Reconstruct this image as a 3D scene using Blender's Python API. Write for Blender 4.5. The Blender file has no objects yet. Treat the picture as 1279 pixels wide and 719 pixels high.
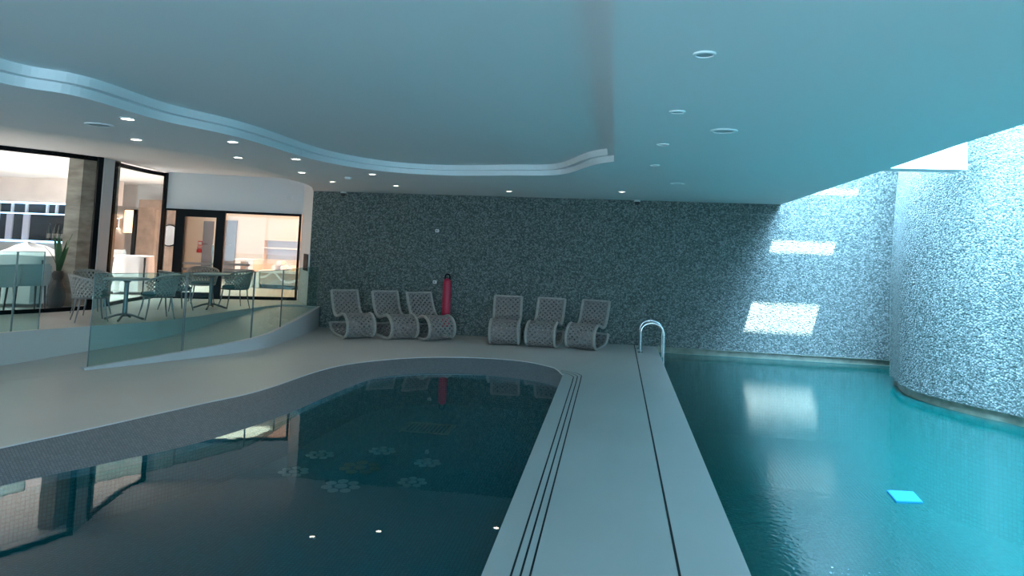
import bpy, bmesh, math, random
from mathutils import Vector, Matrix
random.seed(7)
R = math.radians
sc = bpy.context.scene
C = sc.collection

# ------------------------------------------------------------------ camera solution (from the photograph's vanishing points)
F, CX, CY, H = 890.0, 639.5, 233.0, 1.75
rho = R(2.2)
_f = Vector((768.0 - CX, -(308.0 - CY), -F))
_u = Vector((math.sin(rho), math.cos(rho), 0)); _u.z = _u.dot(_f) / F
UP = _u.normalized(); FW = _f.normalized(); RI = FW.cross(UP)
def ray(px, py):
    d = Vector((px - CX, -(py - CY), -F))
    return Vector((d.dot(RI), d.dot(FW), d.dot(UP)))
def at(px, py, z=0.0):
    d = ray(px, py); t = (z - H) / d.z
    return Vector((d.x * t, d.y * t, z))
def atY(px, py, Y):
    d = ray(px, py); t = Y / d.y
    return Vector((d.x * t, Y, H + d.z * t))
def onwall(px, py, a, b):                       # vertical plane through plan points a, b
    d = ray(px, py); n = Vector((-(b[1] - a[1]), b[0] - a[0]))
    t = (n.x * a[0] + n.y * a[1]) / (n.x * d.x + n.y * d.y)
    return Vector((d.x * t, d.y * t, H + d.z * t))

cam = bpy.data.cameras.new('camera'); co = bpy.data.objects.new('camera', cam); C.objects.link(co)
# columns: world axes of camera x, y, -view
cx = Vector((RI.x, FW.x, UP.x)); cy = Vector((RI.y, FW.y, UP.y)); cz = Vector((RI.z, FW.z, UP.z))
M = Matrix.Identity(4)
for i in range(3):
    M[i][0] = cx[i]; M[i][1] = cy[i]; M[i][2] = cz[i]
M[2][3] = H
co.matrix_world = M
cam.sensor_fit = 'HORIZONTAL'; cam.sensor_width = 36; cam.lens = 36 * F / 1279
cam.shift_y = -(359.5 - CY) / 1279
cam.clip_start = 0.05; cam.clip_end = 200
sc.camera = co

# ------------------------------------------------------------------ materials
def mat(name, col, rough=0.5, metal=0.0, bump=None, var=None, emit=None, spec=0.5, coat=0.0):
    m = bpy.data.materials.new(name); m.use_nodes = True
    nt = m.node_tree; b = nt.nodes['Principled BSDF']
    b.inputs['Base Color'].default_value = (*col, 1); b.inputs['Roughness'].default_value = rough
    b.inputs['Metallic'].default_value = metal; b.inputs['Specular IOR Level'].default_value = spec
    b.inputs['Coat Weight'].default_value = coat
    tc = nt.nodes.new('ShaderNodeTexCoord')
    if var:
        sc_, amt = var
        n = nt.nodes.new('ShaderNodeTexNoise'); n.inputs['Scale'].default_value = sc_; n.inputs['Detail'].default_value = 5
        nt.links.new(tc.outputs['Object'], n.inputs['Vector'])
        r = nt.nodes.new('ShaderNodeMapRange'); r.inputs['From Min'].default_value = .3; r.inputs['From Max'].default_value = .7
        r.inputs['To Min'].default_value = 1 - amt; r.inputs['To Max'].default_value = 1 + amt
        nt.links.new(n.outputs['Fac'], r.inputs['Value'])
        x = nt.nodes.new('ShaderNodeMix'); x.data_type = 'RGBA'; x.blend_type = 'MULTIPLY'; x.inputs['Factor'].default_value = 1
        x.inputs[6].default_value = (*col, 1); nt.links.new(r.outputs[0], x.inputs[7]); nt.links.new(x.outputs[2], b.inputs['Base Color'])
    if bump:
        sc_, st, di = bump
        n = nt.nodes.new('ShaderNodeTexNoise'); n.inputs['Scale'].default_value = sc_; n.inputs['Detail'].default_value = 4
        nt.links.new(tc.outputs['Object'], n.inputs['Vector'])
        bp = nt.nodes.new('ShaderNodeBump'); bp.inputs['Strength'].default_value = st; bp.inputs['Distance'].default_value = di
        nt.links.new(n.outputs['Fac'], bp.inputs['Height']); nt.links.new(bp.outputs[0], b.inputs['Normal'])
    if emit:
        b.inputs['Emission Color'].default_value = (*emit[0], 1); b.inputs['Emission Strength'].default_value = emit[1]
    return m

def pebble(name):
    m = bpy.data.materials.new(name); m.use_nodes = True; nt = m.node_tree; b = nt.nodes['Principled BSDF']
    tc = nt.nodes.new('ShaderNodeTexCoord')
    v = nt.nodes.new('ShaderNodeTexVoronoi'); v.inputs['Scale'].default_value = 46; v.inputs['Randomness'].default_value = 1
    nt.links.new(tc.outputs['Object'], v.inputs['Vector'])
    r = nt.nodes.new('ShaderNodeValToRGB')
    e = r.color_ramp.elements; e[0].position = 0; e[0].color = (.05, .085, .076, 1); e[1].position = 1; e[1].color = (.265, .305, .29, 1)
    e2 = r.color_ramp.elements.new(.45); e2.color = (.115, .155, .143, 1)
    sx = nt.nodes.new('ShaderNodeSeparateColor'); nt.links.new(v.outputs['Color'], sx.inputs[0]); nt.links.new(sx.outputs[0], r.inputs[0])
    g = nt.nodes.new('ShaderNodeMapRange'); g.inputs['From Min'].default_value = .45; g.inputs['From Max'].default_value = .75
    g.inputs['To Min'].default_value = 1; g.inputs['To Max'].default_value = .6
    nt.links.new(v.outputs['Distance'], g.inputs['Value'])
    x = nt.nodes.new('ShaderNodeMix'); x.data_type = 'RGBA'; x.blend_type = 'MULTIPLY'; x.inputs['Factor'].default_value = 1
    nt.links.new(r.outputs[0], x.inputs[6]); nt.links.new(g.outputs[0], x.inputs[7]); nt.links.new(x.outputs[2], b.inputs['Base Color'])
    h = nt.nodes.new('ShaderNodeMapRange'); h.inputs['From Min'].default_value = 0; h.inputs['From Max'].default_value = .75
    h.inputs['To Min'].default_value = 1; h.inputs['To Max'].default_value = 0
    nt.links.new(v.outputs['Distance'], h.inputs['Value'])
    bp = nt.nodes.new('ShaderNodeBump'); bp.inputs['Strength'].default_value = 1; bp.inputs['Distance'].default_value = .009
    nt.links.new(h.outputs[0], bp.inputs['Height']); nt.links.new(bp.outputs[0], b.inputs['Normal'])
    b.inputs['Roughness'].default_value = .55
    return m

def mosaic(name, c1, c2, grout, tile=.03, rough=.25):
    m = bpy.data.materials.new(name); m.use_nodes = True; nt = m.node_tree; b = nt.nodes['Principled BSDF']
    tc = nt.nodes.new('ShaderNodeTexCoord')
    t = nt.nodes.new('ShaderNodeTexBrick'); t.offset = 0; t.squash = 1
    t.inputs['Scale'].default_value = 1; t.inputs['Brick Width'].default_value = tile; t.inputs['Row Height'].default_value = tile
    t.inputs['Mortar Size'].default_value = tile * .09; t.inputs['Mortar Smooth'].default_value = .2
    t.inputs['Color1'].default_value = (*c1, 1); t.inputs['Color2'].default_value = (*c2, 1); t.inputs['Mortar'].default_value = (*grout, 1)
    nt.links.new(tc.outputs['UV'], t.inputs['Vector']); nt.links.new(t.outputs['Color'], b.inputs['Base Color'])
    b.inputs['Roughness'].default_value = rough
    return m

def water(name, tint, body, cloud, scale, strength, dist):
    m = bpy.data.materials.new(name); m.use_nodes = True; nt = m.node_tree
    for n in list(nt.nodes):
        if n.type != 'OUTPUT_MATERIAL': nt.nodes.remove(n)
    out = [n for n in nt.nodes][0]
    tc = nt.nodes.new('ShaderNodeTexCoord')
    n = nt.nodes.new('ShaderNodeTexNoise'); n.inputs['Scale'].default_value = scale; n.inputs['Detail'].default_value = 3
    nt.links.new(tc.outputs['Object'], n.inputs['Vector'])
    bp = nt.nodes.new('ShaderNodeBump'); bp.inputs['Strength'].default_value = strength; bp.inputs['Distance'].default_value = dist
    nt.links.new(n.outputs['Fac'], bp.inputs['Height'])
    fr = nt.nodes.new('ShaderNodeFresnel'); fr.inputs['IOR'].default_value = 1.33; nt.links.new(bp.outputs[0], fr.inputs['Normal'])
    tr = nt.nodes.new('ShaderNodeBsdfTransparent'); tr.inputs[0].default_value = (*tint, 1)
    gl = nt.nodes.new('ShaderNodeBsdfGlossy'); gl.inputs['Roughness'].default_value = .015; gl.inputs['Color'].default_value = (1, 1, 1, 1)
    nt.links.new(bp.outputs[0], gl.inputs['Normal'])
    mx = nt.nodes.new('ShaderNodeMixShader')
    df = nt.nodes.new('ShaderNodeBsdfDiffuse'); df.inputs[0].default_value = (*body, 1)
    mb_ = nt.nodes.new('ShaderNodeMixShader'); mb_.inputs[0].default_value = cloud
    nt.links.new(tr.outputs[0], mb_.inputs[1]); nt.links.new(df.outputs[0], mb_.inputs[2])
    nt.links.new(fr.outputs[0], mx.inputs[0]); nt.links.new(mb_.outputs[0], mx.inputs[1]); nt.links.new(gl.outputs[0], mx.inputs[2])
    nt.links.new(mx.outputs[0], out.inputs['Surface'])
    return m

def glass(name, tint, ior=1.45, gain=1.0):
    m = bpy.data.materials.new(name); m.use_nodes = True; nt = m.node_tree
    for n in list(nt.nodes):
        if n.type != 'OUTPUT_MATERIAL': nt.nodes.remove(n)
    out = [n for n in nt.nodes][0]
    fr = nt.nodes.new('ShaderNodeFresnel'); fr.inputs['IOR'].default_value = ior
    tr = nt.nodes.new('ShaderNodeBsdfTransparent'); tr.inputs[0].default_value = (*tint, 1)
    gl = nt.nodes.new('ShaderNodeBsdfGlossy'); gl.inputs['Roughness'].default_value = 0.0; gl.inputs['Color'].default_value = (1, 1, 1, 1)
    mx = nt.nodes.new('ShaderNodeMixShader')
    ge = nt.nodes.new('ShaderNodeNewGeometry'); fm = nt.nodes.new('ShaderNodeMath'); fm.operation = 'SUBTRACT'; fm.inputs[0].default_value = 1
    nt.links.new(ge.outputs['Backfacing'], fm.inputs[1])
    mu = nt.nodes.new('ShaderNodeMath'); mu.operation = 'MULTIPLY'; nt.links.new(fm.outputs[0], mu.inputs[0]); nt.links.new(fr.outputs[0], mu.inputs[1])
    nt.links.new(mu.outputs[0], mx.inputs[0]); nt.links.new(tr.outputs[0], mx.inputs[1]); nt.links.new(gl.outputs[0], mx.inputs[2])
    nt.links.new(mx.outputs[0], out.inputs['Surface'])
    return m

def stone(name):
    m = bpy.data.materials.new(name); m.use_nodes = True; nt = m.node_tree; b = nt.nodes['Principled BSDF']
    tc = nt.nodes.new('ShaderNodeTexCoord')
    mp = nt.nodes.new('ShaderNodeMapping'); mp.inputs['Scale'].default_value = (2.5, 2.5, 9)
    n = nt.nodes.new('ShaderNodeTexNoise'); n.inputs['Scale'].default_value = 1; n.inputs['Detail'].default_value = 6
    nt.links.new(tc.outputs['Object'], mp.inputs[0]); nt.links.new(mp.outputs[0], n.inputs['Vector'])
    r = nt.nodes.new('ShaderNodeValToRGB'); e = r.color_ramp.elements
    e[0].position = .3; e[0].color = (.23, .205, .17, 1); e[1].position = .7; e[1].color = (.5, .45, .38, 1)
    nt.links.new(n.outputs['Fac'], r.inputs[0]); nt.links.new(r.outputs[0], b.inputs['Base Color'])
    b.inputs['Roughness'].default_value = .7
    return m

MT = dict(
    deck=mat('microcement_deck', (.56, .55, .53), .42, var=(.6, .05), bump=(60, .15, .002)),
    terrace=mat('terrace_floor', (.60, .58, .55), .4, var=(.5, .05)),
    ceil=mat('ceiling_paint', (.84, .85, .85), .7, var=(.3, .02)),
    white=mat('white_paint', (.82, .82, .81), .6),
    trim=mat('grey_white_trim', (.62, .64, .65), .5),
    pebble=pebble('pebble_cladding'),
    band=mat('ledge_stone', (.19, .23, .18), .5, var=(8, .25)),
    tileL=mosaic('dark_teal_mosaic', (.035, .19, .22), (.06, .25, .28), (.02, .10, .12)),
    tileR=mosaic('teal_mosaic', (.03, .24, .23), (.07, .34, .33), (.015, .12, .12), tile=.05),
    apron=mosaic('grey_mosaic', (.15, .185, .215), (.21, .25, .28), (.09, .115, .13), tile=.025, rough=.4),
    waterL=water('calm_water', (.50, .85, .90), (.0, .16, .21), .32, 3, .06, .01),
    waterR=water('rippled_water', (.45, .92, .92), (.0, .064, .058), .80, 24, .24, .008),
    glass=glass('balustrade_glass', (.74, .89, .88), 1.5),
    wglass=glass('window_glass', (.93, .95, .95), 1.4),
    black=mat('black_metal', (.005, .005, .006), .5, spec=.15),
    dark=mat('dark_plastic', (.03, .032, .035), .45),
    slot=mat('slot_shadow', (.01, .012, .014), .8),
    steel=mat('polished_steel', (.75, .77, .78), .12, 1.0),
    rope=mat('taupe_rope', (.29, .26, .245), .8, bump=(180, .4, .004), var=(30, .2)),
    ropeframe=mat('taupe_frame', (.41, .38, .35), .6, var=(20, .1)),
    chairrope=mat('beige_rope', (.42, .39, .35), .8, var=(30, .2)),
    chairleg=mat('grey_aluminium', (.22, .23, .23), .4, .6),
    cushion=mat('grey_green_cushion', (.10, .19, .19), .8),
    tabletop=mat('grey_table_top', (.35, .38, .38), .35),
    red=mat('rescue_red', (.55, .025, .07), .45),
    plastic=mat('white_plastic', (.8, .8, .78), .4),
    speaker=mat('speaker_mesh', (.35, .38, .40), .6),
    lamp=mat('downlight_glow', (1, .95, .85), .4, emit=((1, .9, .74), 14)),
    stone=stone('striped_stone'),
    travertine=mat('pale_travertine', (.78, .71, .67), .6, var=(1.5, .1)),
    barblack=mat('bar_black', (.02, .022, .025), .35),
    led=mat('blue_led', (.3, .6, 1), .4, emit=((.35, .65, 1.0), 4)),
    cloth=mat('white_cloth', (.82, .80, .80), .85, bump=(6, .3, .02)),
    greyplastic=mat('grey_chair_shell', (.30, .33, .33), .5),
    greyfabric=mat('pale_grey_upholstery', (.55, .58, .57), .8),
    pot=mat('charcoal_pot', (.035, .045, .05), .4),
    leaf=mat('dark_leaf', (.035, .12, .04), .5),
    bottle=mat('dark_bottle', (.012, .02, .018), .12),
    label=mat('bottle_label', (.16, .15, .13), .6),
    warmwall=mat('warm_wall', (.85, .73, .60), .6),
    wood=mat('brown_wood', (.30, .21, .16), .5, var=(4, .2)),
    greydoor=mat('grey_door', (.23, .24, .27), .5),
    signred=mat('sign_red', (.6, .04, .04), .5),
    desk=mat('desk_panel', (.46, .38, .31), .4, var=(3, .15)),
    mirror=mat('mirror', (.8, .85, .9), .03, 1.0),
    lilac=mat('lilac_panel', (.45, .48, .58), .5),
    picglow=mat('picture_glow', (.9, .7, .5), .6, emit=((1, .6, .3), 2.0)),  # orange light falling on the picture panel, built in as emission
    frost=mat('frosted_vinyl', (.40, .38, .36), .6),
    seal=mat('green_glass_edge', (.09, .16, .155), .3),
    pillar=mat('blue_grey_pillar', (.52, .61, .66), .45),
    foam=mat('blue_foam', (.01, .14, .32), .8, spec=.1),
    medal=mat('pale_medallion', (.55, .62, .6), .4), brownm=mat('brown_medallion', (.20, .18, .08), .5),
    grate=mat('drain_grate', (.25, .24, .18), .5),
)

# ------------------------------------------------------------------ mesh builder
class MB:
    def __init__(s): s.v = []; s.f = []; s.uv = {}
    def add(s, vs, fs):
        o = len(s.v); s.v += [tuple(p) for p in vs]; s.f += [tuple(i + o for i in f) for f in fs]; return o
    def box(s, a, b, rz=0, c=None, bev=0):
        x0, y0, z0 = a; x1, y1, z1 = b
        if bev:
            bm = bmesh.new(); bmesh.ops.create_cube(bm, size=1)
            for v in bm.verts: v.co = Vector(((x0 + x1) / 2 + v.co.x * (x1 - x0), (y0 + y1) / 2 + v.co.y * (y1 - y0), (z0 + z1) / 2 + v.co.z * (z1 - z0)))
            bmesh.ops.bevel(bm, geom=bm.edges[:], offset=bev, segments=2, affect='EDGES')
            vs = [v.co.copy() for v in bm.verts]; bm.verts.index_update(); fs = [tuple(v.index for v in f.verts) for f in bm.faces]; bm.free()
        else:
            vs = [Vector(p) for p in ((x0, y0, z0), (x1, y0, z0), (x1, y1, z0), (x0, y1, z0), (x0, y0, z1), (x1, y0, z1), (x1, y1, z1), (x0, y1, z1))]
            fs = [(0, 3, 2, 1), (4, 5, 6, 7), (0, 1, 5, 4), (1, 2, 6, 5), (2, 3, 7, 6), (3, 0, 4, 7)]
        if rz:
            cc = Vector(c or (0, 0, 0)); m = Matrix.Rotation(rz, 3, 'Z'); vs = [m @ (v - cc) + cc for v in vs]
        s.add(vs, fs); return s
    def tube(s, path, r, n=8, closed=False, cap=True):
        path = [Vector(p) for p in path]; N = len(path); vs = []
        rr = r if isinstance(r, (list, tuple)) else [r] * N
        prev = None
        for i, p in enumerate(path):
            a = path[i - 1] if (i or closed) else p; b = path[(i + 1) % N] if (i < N - 1 or closed) else p
            t = (b - a).normalized()
            if prev is None:
                ref = Vector((0, 0, 1)) if abs(t.z) < .9 else Vector((1, 0, 0)); u = t.cross(ref).normalized()
            else:
                u = (prev - t * prev.dot(t)).normalized()
            w = t.cross(u); prev = u
            for k in range(n):
                an = 2 * math.pi * k / n; vs.append(p + (u * math.cos(an) + w * math.sin(an)) * rr[i])
        fs = []
        for i in range(N if closed else N - 1):
            j = (i + 1) % N
            for k in range(n):
                l = (k + 1) % n; fs.append((i * n + k, i * n + l, j * n + l, j * n + k))
        if cap and not closed:
            fs.append(tuple(range(n - 1, -1, -1))); fs.append(tuple((N - 1) * n + k for k in range(n)))
        s.add(vs, fs); return s
    def lathe(s, prof, n=24, c=(0, 0, 0), sq=(1, 1)):
        vs = []; fs = []; P = len(prof)
        for r, z in prof:
            for k in range(n):
                a = 2 * math.pi * k / n; vs.append((c[0] + r * math.cos(a) * sq[0], c[1] + r * math.sin(a) * sq[1], c[2] + z))
        for i in range(P - 1):
            for k in range(n):
                l = (k + 1) % n; fs.append((i * n + k, i * n + l, (i + 1) * n + l, (i + 1) * n + k))
        fs.append(tuple(range(n - 1, -1, -1))); fs.append(tuple((P - 1) * n + k for k in range(n)))
        s.add(vs, fs); return s
    def strip(s, rows, closed=False, flip=False):          # rows: list of rows of points, all the same length; uv by arc length
        n = len(rows[0]); o = len(s.v); s.v += [tuple(p) for r in rows for p in r]
        cum = [0]
        for i in range(1, n): cum.append(cum[-1] + (Vector(rows[0][i]) - Vector(rows[0][i - 1])).length)
        rc = [0]
        for i in range(1, len(rows)): rc.append(rc[-1] + (Vector(rows[i][0]) - Vector(rows[i - 1][0])).length)
        for i in range(len(rows) - 1):
            for k in range(n if closed else n - 1):
                l = (k + 1) % n; q = (o + i * n + k, o + i * n + l, o + (i + 1) * n + l, o + (i + 1) * n + k)
                uvs = [(cum[k], rc[i]), (cum[l] if l else cum[-1], rc[i]), (cum[l] if l else cum[-1], rc[i + 1]), (cum[k], rc[i + 1])]
                if flip: q = q[::-1]; uvs = uvs[::-1]
                s.uv[len(s.f)] = uvs; s.f.append(q)
        return s
    def prism(s, poly, z0, z1, cap=True):
        n = len(poly); o = s.add([(p[0], p[1], z0) for p in poly] + [(p[0], p[1], z1) for p in poly], [])
        for k in range(n):
            l = (k + 1) % n; s.f.append((o + k, o + l, o + n + l, o + n + k))
        if cap: s.f.append(tuple(o + k for k in range(n - 1, -1, -1))); s.f.append(tuple(o + n + k for k in range(n)))
        return s
    def build(s, name, m, parent=None, smooth=False, loc=None):
        me = bpy.data.meshes.new(name); me.from_pydata(s.v, [], s.f); me.update()
        uvl = me.uv_layers.new(name='UVMap')
        for p in me.polygons:
            u = s.uv.get(p.index)
            for j, li in enumerate(p.loop_indices):
                uvl.data[li].uv = u[j] if u else me.vertices[me.loops[li].vertex_index].co.xy
            p.use_smooth = smooth
        me.materials.append(m)
        o = bpy.data.objects.new(name, me); C.objects.link(o)
        if parent: o.parent = parent
        if loc is not None: o.location = loc
        if smooth:
            md = o.modifiers.new('split', 'EDGE_SPLIT'); md.split_angle = R(42)
        return o

def flat(outer, holes, z, name, m, up=True):                # planar polygon with holes
    bm = bmesh.new(); es = []
    for loop in [outer] + holes:
        vs = [bm.verts.new((p[0], p[1], z)) for p in loop]
        es += [bm.edges.new((vs[i], vs[(i + 1) % len(vs)])) for i in range(len(vs))]
    bmesh.ops.triangle_fill(bm, edges=es, use_beauty=True, use_dissolve=False)
    bmesh.ops.recalc_face_normals(bm, faces=bm.faces[:])
    for f in bm.faces:
        if (f.normal.z > 0) != up: f.normal_flip()
    me = bpy.data.meshes.new(name); bm.to_mesh(me); bm.free()
    uvl = me.uv_layers.new(name='UVMap')
    for l in me.loops: uvl.data[l.index].uv = me.vertices[l.vertex_index].co.xy
    me.materials.append(m); o = bpy.data.objects.new(name, me); C.objects.link(o); return o

def tag(o, label, cat, group=None, kind=None):
    o['label'] = label; o['category'] = cat
    if group: o['group'] = group
    if kind: o['kind'] = kind
    return o
def struct(o): o['kind'] = 'structure'; return o
def thing(name, label, cat, loc=(0, 0, 0), rz=0, group=None):
    o = bpy.data.objects.new(name, None); C.objects.link(o); o.location = loc; o.rotation_euler = (0, 0, rz); o.empty_display_size = .2
    return tag(o, label, cat, group)
def kids(o): return [c for c in bpy.data.objects if c.parent == o]
def dup(root, loc, rz, label, group=None):
    def cp(o, par):
        c = o.copy(); C.objects.link(c)
        if par: c.parent = par
        for k in kids(o): cp(k, c)
        return c
    r = cp(root, None); r.location = loc; r.rotation_euler = (0, 0, rz); r['label'] = label
    if group: r['group'] = group
    return r

def spline(pts, per=8, closed=False):
    P = [Vector((p[0], p[1], p[2] if len(p) > 2 else 0)) for p in pts]; n = len(P); out = []
    for i in range(n if closed else n - 1):
        p1, p2 = P[i], P[(i + 1) % n]
        p0 = P[i - 1] if (i or closed) else p1 * 2 - p2
        p3 = P[(i + 2) % n] if (i < n - 2 or closed) else p2 * 2 - p1
        for k in range(per):
            t = k / per
            out.append(.5 * ((2 * p1) + (p2 - p0) * t + (2 * p0 - 5 * p1 + 4 * p2 - p3) * t * t + (3 * p1 - p0 - 3 * p2 + p3) * t ** 3))
    if not closed: out.append(P[-1])
    return out
def resample(pts, n):
    P = [Vector(p) for p in pts]; cum = [0]
    for i in range(1, len(P)): cum.append(cum[-1] + (P[i] - P[i - 1]).length)
    out = []; j = 0
    for k in range(n):
        d = cum[-1] * k / (n - 1)
        while j < len(P) - 2 and cum[j + 1] < d: j += 1
        s = cum[j + 1] - cum[j]; out.append(P[j].lerp(P[j + 1], (d - cum[j]) / s if s else 0))
    return out
def offset(pts, d):                                           # open plan polyline, to its left
    out = []
    for i, p in enumerate(pts):
        a = pts[max(0, i - 1)]; b = pts[min(len(pts) - 1, i + 1)]
        t = (Vector(b) - Vector(a)); t.z = 0; t.normalize()
        out.append(Vector((p[0] - t.y * d, p[1] + t.x * d, p[2] if len(p) > 2 else 0)))
    return out

ZC, YW, ZW, ZT, ZS, ZR = 2.61, 13.2, -.12, .40, 2.9, 6.2    # ceiling, pebble wall, water, terrace, terrace ceiling, shaft roof
ZL, YL2 = 4.2, 11.2                                          # unseen lower roof at the shaft's far end, added to shape the sun patches
XL, XR = -.65, .78                                           # walkway edges

# ================================================================== SETTING
# ---- left pool
po = [at(*p, 0) for p in [(0, 560), (125, 533), (250, 505), (325, 488), (400, 463), (450, 453), (520, 447), (590, 447), (650, 451), (690, 459)]]
po = [(-4.6, -2.6, 0), (-5.5, -1.2, 0), (-5.8, 1, 0), (-5.4, 3, 0), (-5.0, 4.2, 0)] + po + [(-.72, 10.05, 0)]
outer = spline(po, 8) + [Vector((XL, 9.8, 0))]
pi_ = [at(*p, ZW) for p in [(0, 607), (125, 580), (250, 552), (350, 520), (420, 490), (470, 472), (530, 466), (590, 467), (650, 473)]]
pi_ = [(-4.2, -2.3, ZW), (-4.9, -1.0, ZW), (-5.1, 1, ZW), (-4.75, 2.8, ZW), (-4.5, 3.8, ZW)] + pi_ + [(-.85, 9.75, ZW)]
inner = spline(pi_, 8) + [Vector((XL, 9.5, ZW))]
OUT = resample(outer, 140); INN = resample(inner, 140)
hole = [(p.x, p.y) for p in OUT] + [(XL, -3)]
deck_outer = [(-9.5, -5), (XR, -5), (XR, YW), (-7, YW), (-9.5, YW)]
struct(flat(deck_outer, [hole], 0, 'floor', MT['deck']))
mb = MB()
mid = [a.lerp(b, .93) for a, b in zip(OUT, INN)]
for p in mid: p.z = ZW * .88
low = [Vector((p.x, p.y, ZW - .06)) for p in INN]
mb.strip([[Vector((p.x, p.y, .004)) for p in OUT], mid, INN, low])
struct(mb.build('trim_1', MT['apron'], smooth=True))
lip = MB(); lip.tube([Vector((p.x, p.y, .0)) for p in OUT], .012, 6)
struct(lip.build('trim_2', MT['trim'], smooth=True))
mb = MB(); zb = -.55
ring = [Vector((p.x, p.y, ZW - .05)) for p in INN] + [Vector((XL, y, ZW - .05)) for y in (8, 5, 2, -1, -2.95)]
mb.strip([[Vector((p.x, p.y, ZW)) for p in ring], [Vector((p.x, p.y, zb)) for p in ring]], closed=True)
struct(mb.build('wall_pool', MT['tileL']))
mb = MB(); mb.strip([[(XL, YW - 3, 0), (XL, -3, 0)], [(XL, YW - 3, -1.3), (XL, -3, -1.3)]])
struct(mb.build('wall_walkway', MT['tileL']))
struct(flat([(p.x, p.y) for p in ring], [], zb, 'floor_pool', MT['tileL']))
w = flat([(p.x, p.y) for p in ring], [], ZW, 'water_surface', MT['waterL']); struct(w)

# ---- right pool and walkway side
mb = MB(); mb.strip([[(XR, -5, -.05), (XR, YW, -.05)], [(XR, -5, -1.5), (XR, YW, -1.5)]])
struct(mb.build('wall_lap_pool', MT['tileR']))
mb = MB(); mb.box((XR - .03, -5, -.06), (XR, YW, -.002)); struct(mb.build('trim_3', MT['deck']))
mb = MB(); mb.strip([[(XR, -5, -1.45), (XR, YW + .3, -1.45)], [(8.1, -5, -1.45), (8.1, YW + .3, -1.45)]], flip=True)
struct(mb.build('floor_lap_pool', MT['tileR']))
mb = MB(); mb.strip([[(XR, -5, ZW), (XR, YW + .05, ZW)], [(7.5, -5, ZW), (7.5, YW + .05, ZW)]], flip=True)
struct(mb.build('water_lap_pool', MT['waterR']))

# ---- walkway slots
xs = [at(638, 719).x, at(650, 719).x, at(662, 719).x]
for i, x in enumerate(xs):
    ye = 9.85 + .06 * i
    path = spline([(x, -4, 0), (x, 3, 0), (x, 8, 0), (x, ye - .35, 0), (x - .02, ye - .1, 0), (x - .12, ye + .06, 0), (x - .3, ye + .17, 0)], 6)
    a = offset(path, .006); b = offset(path, -.006)
    mb = MB(); mb.strip([[Vector((p.x, p.y, .0015)) for p in a], [Vector((p.x, p.y, .0015)) for p in b]], flip=True)
    struct(mb.build('trim_%d' % (4 + i), MT['slot']))
mb = MB(); mb.box((.385, -5, -.02), (.40, YW, .0015)); struct(mb.build('trim_7', MT['slot']))

# ---- pebble wall (north) with ledge, bulging wall (east)
_c = [at(*p, ZC) for p in ((977, 255), (1100, 214), (1200, 180), (1279, 155))]
ceilEdge = [(_c[0].x, YW)] + [(p.x, p.y) for p in _c[1:]] + [(2.25, 0), (2.15, -5)]
XE = _c[0].x

pb = [at(*p, ZW) for p in [(1119, 484), (1127, 493), (1160, 505), (1220, 521), (1279, 535)]]
nose = pb[0]
path = [(8, YW - .05, 0), (6.2, YW - .15, 0), (5.2, YW - .55, 0), (4.5, 12.2, 0), (4.12, 11.55, 0), (nose.x + .0, nose.y + .1, 0)] + [(p.x, p.y, 0) for p in pb[1:]] + [(5.25, 7.3, 0), (5.9, 6.2, 0), (6.5, 4.6, 0), (6.8, 2, 0), (6.9, -5, 0)]
bul = spline(path, 10)
def shift(p, z):
    k = min(1, max(0, z) / 3.35) ** 2.5
    wgt = max(0, 1 - abs(p.y - 10.6) / 3.2) ** .7
    return Vector((p.x + .22 * k * wgt, p.y, min(z, ZL + .02) if p.y > YL2 + .02 else z))
rows = [[shift(p, z) for p in bul] for z in (ZR + .05, 3.6, 3.35, 3.2, 3.0, 2.8, 2.6, 2.4, 2.1, 1.8, 1.4, 1, .5, .0)]
mb = MB(); mb.strip(rows); struct(mb.build('wall_east', MT['pebble'], smooth=True))
inn = offset(bul, -.06) if True else bul
if (inn[60] - Vector((2, 9, 0))).length < (bul[60] - Vector((2, 9, 0))).length: inn = offset(bul, .06)
mb = MB(); mb.strip([[Vector((p.x, p.y, 0)) for p in bul], [Vector((p.x, p.y, 0)) for p in inn], [Vector((p.x, p.y, ZW - .05)) for p in inn]])
struct(mb.build('trim_8', MT['band'], smooth=True))
mb = MB(); mb.strip([[Vector((p.x, p.y, ZW - .05)) for p in inn], [Vector((p.x, p.y, -1.5)) for p in inn]]); struct(mb.build('wall_pool_east', MT['tileR']))
pl = onwall(388, 300, (-9, YW), (2, YW)).x
mb = MB()
mb.strip([[(pl, YW, 2.9), (XE, YW, 2.9)], [(pl, YW, -.0), (XE, YW, -.0)]])
mb.strip([[(XE, YW, ZR), (7.9, YW, ZR)], [(XE, YW, 0), (7.9, YW, 0)]])
struct(mb.build('wall_north', MT['pebble']))
mb = MB(); mb.strip([[(XR, YW + .045, ZW + .005), (7.9, YW + .045, ZW + .005)], [(XR, YW + .04, -1.5), (7.9, YW + .04, -1.5)]]); struct(mb.build('wall_pool_north', MT['tileR']))
mb = MB(); mb.box((XR, YW + .05, ZW - .05), (7.9, YW + .12, 0)); mb.box((XR, YW, -.01), (7.9, YW + .12, 0)); struct(mb.build('trim_9', MT['band']))
# white beam crossing the light shaft in front of the bulging wall
YBM = 9.35
bz = atY(1165, 211, YBM).z; bx0 = atY(1090, 205, YBM).x; bx1 = atY(1205, 200, YBM).x
mb = MB(); mb.box((2.35, YBM, bz), (bx1 + .03, YBM + .35, bz + .8)); struct(mb.build('trim_10', MT['white']))

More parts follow.
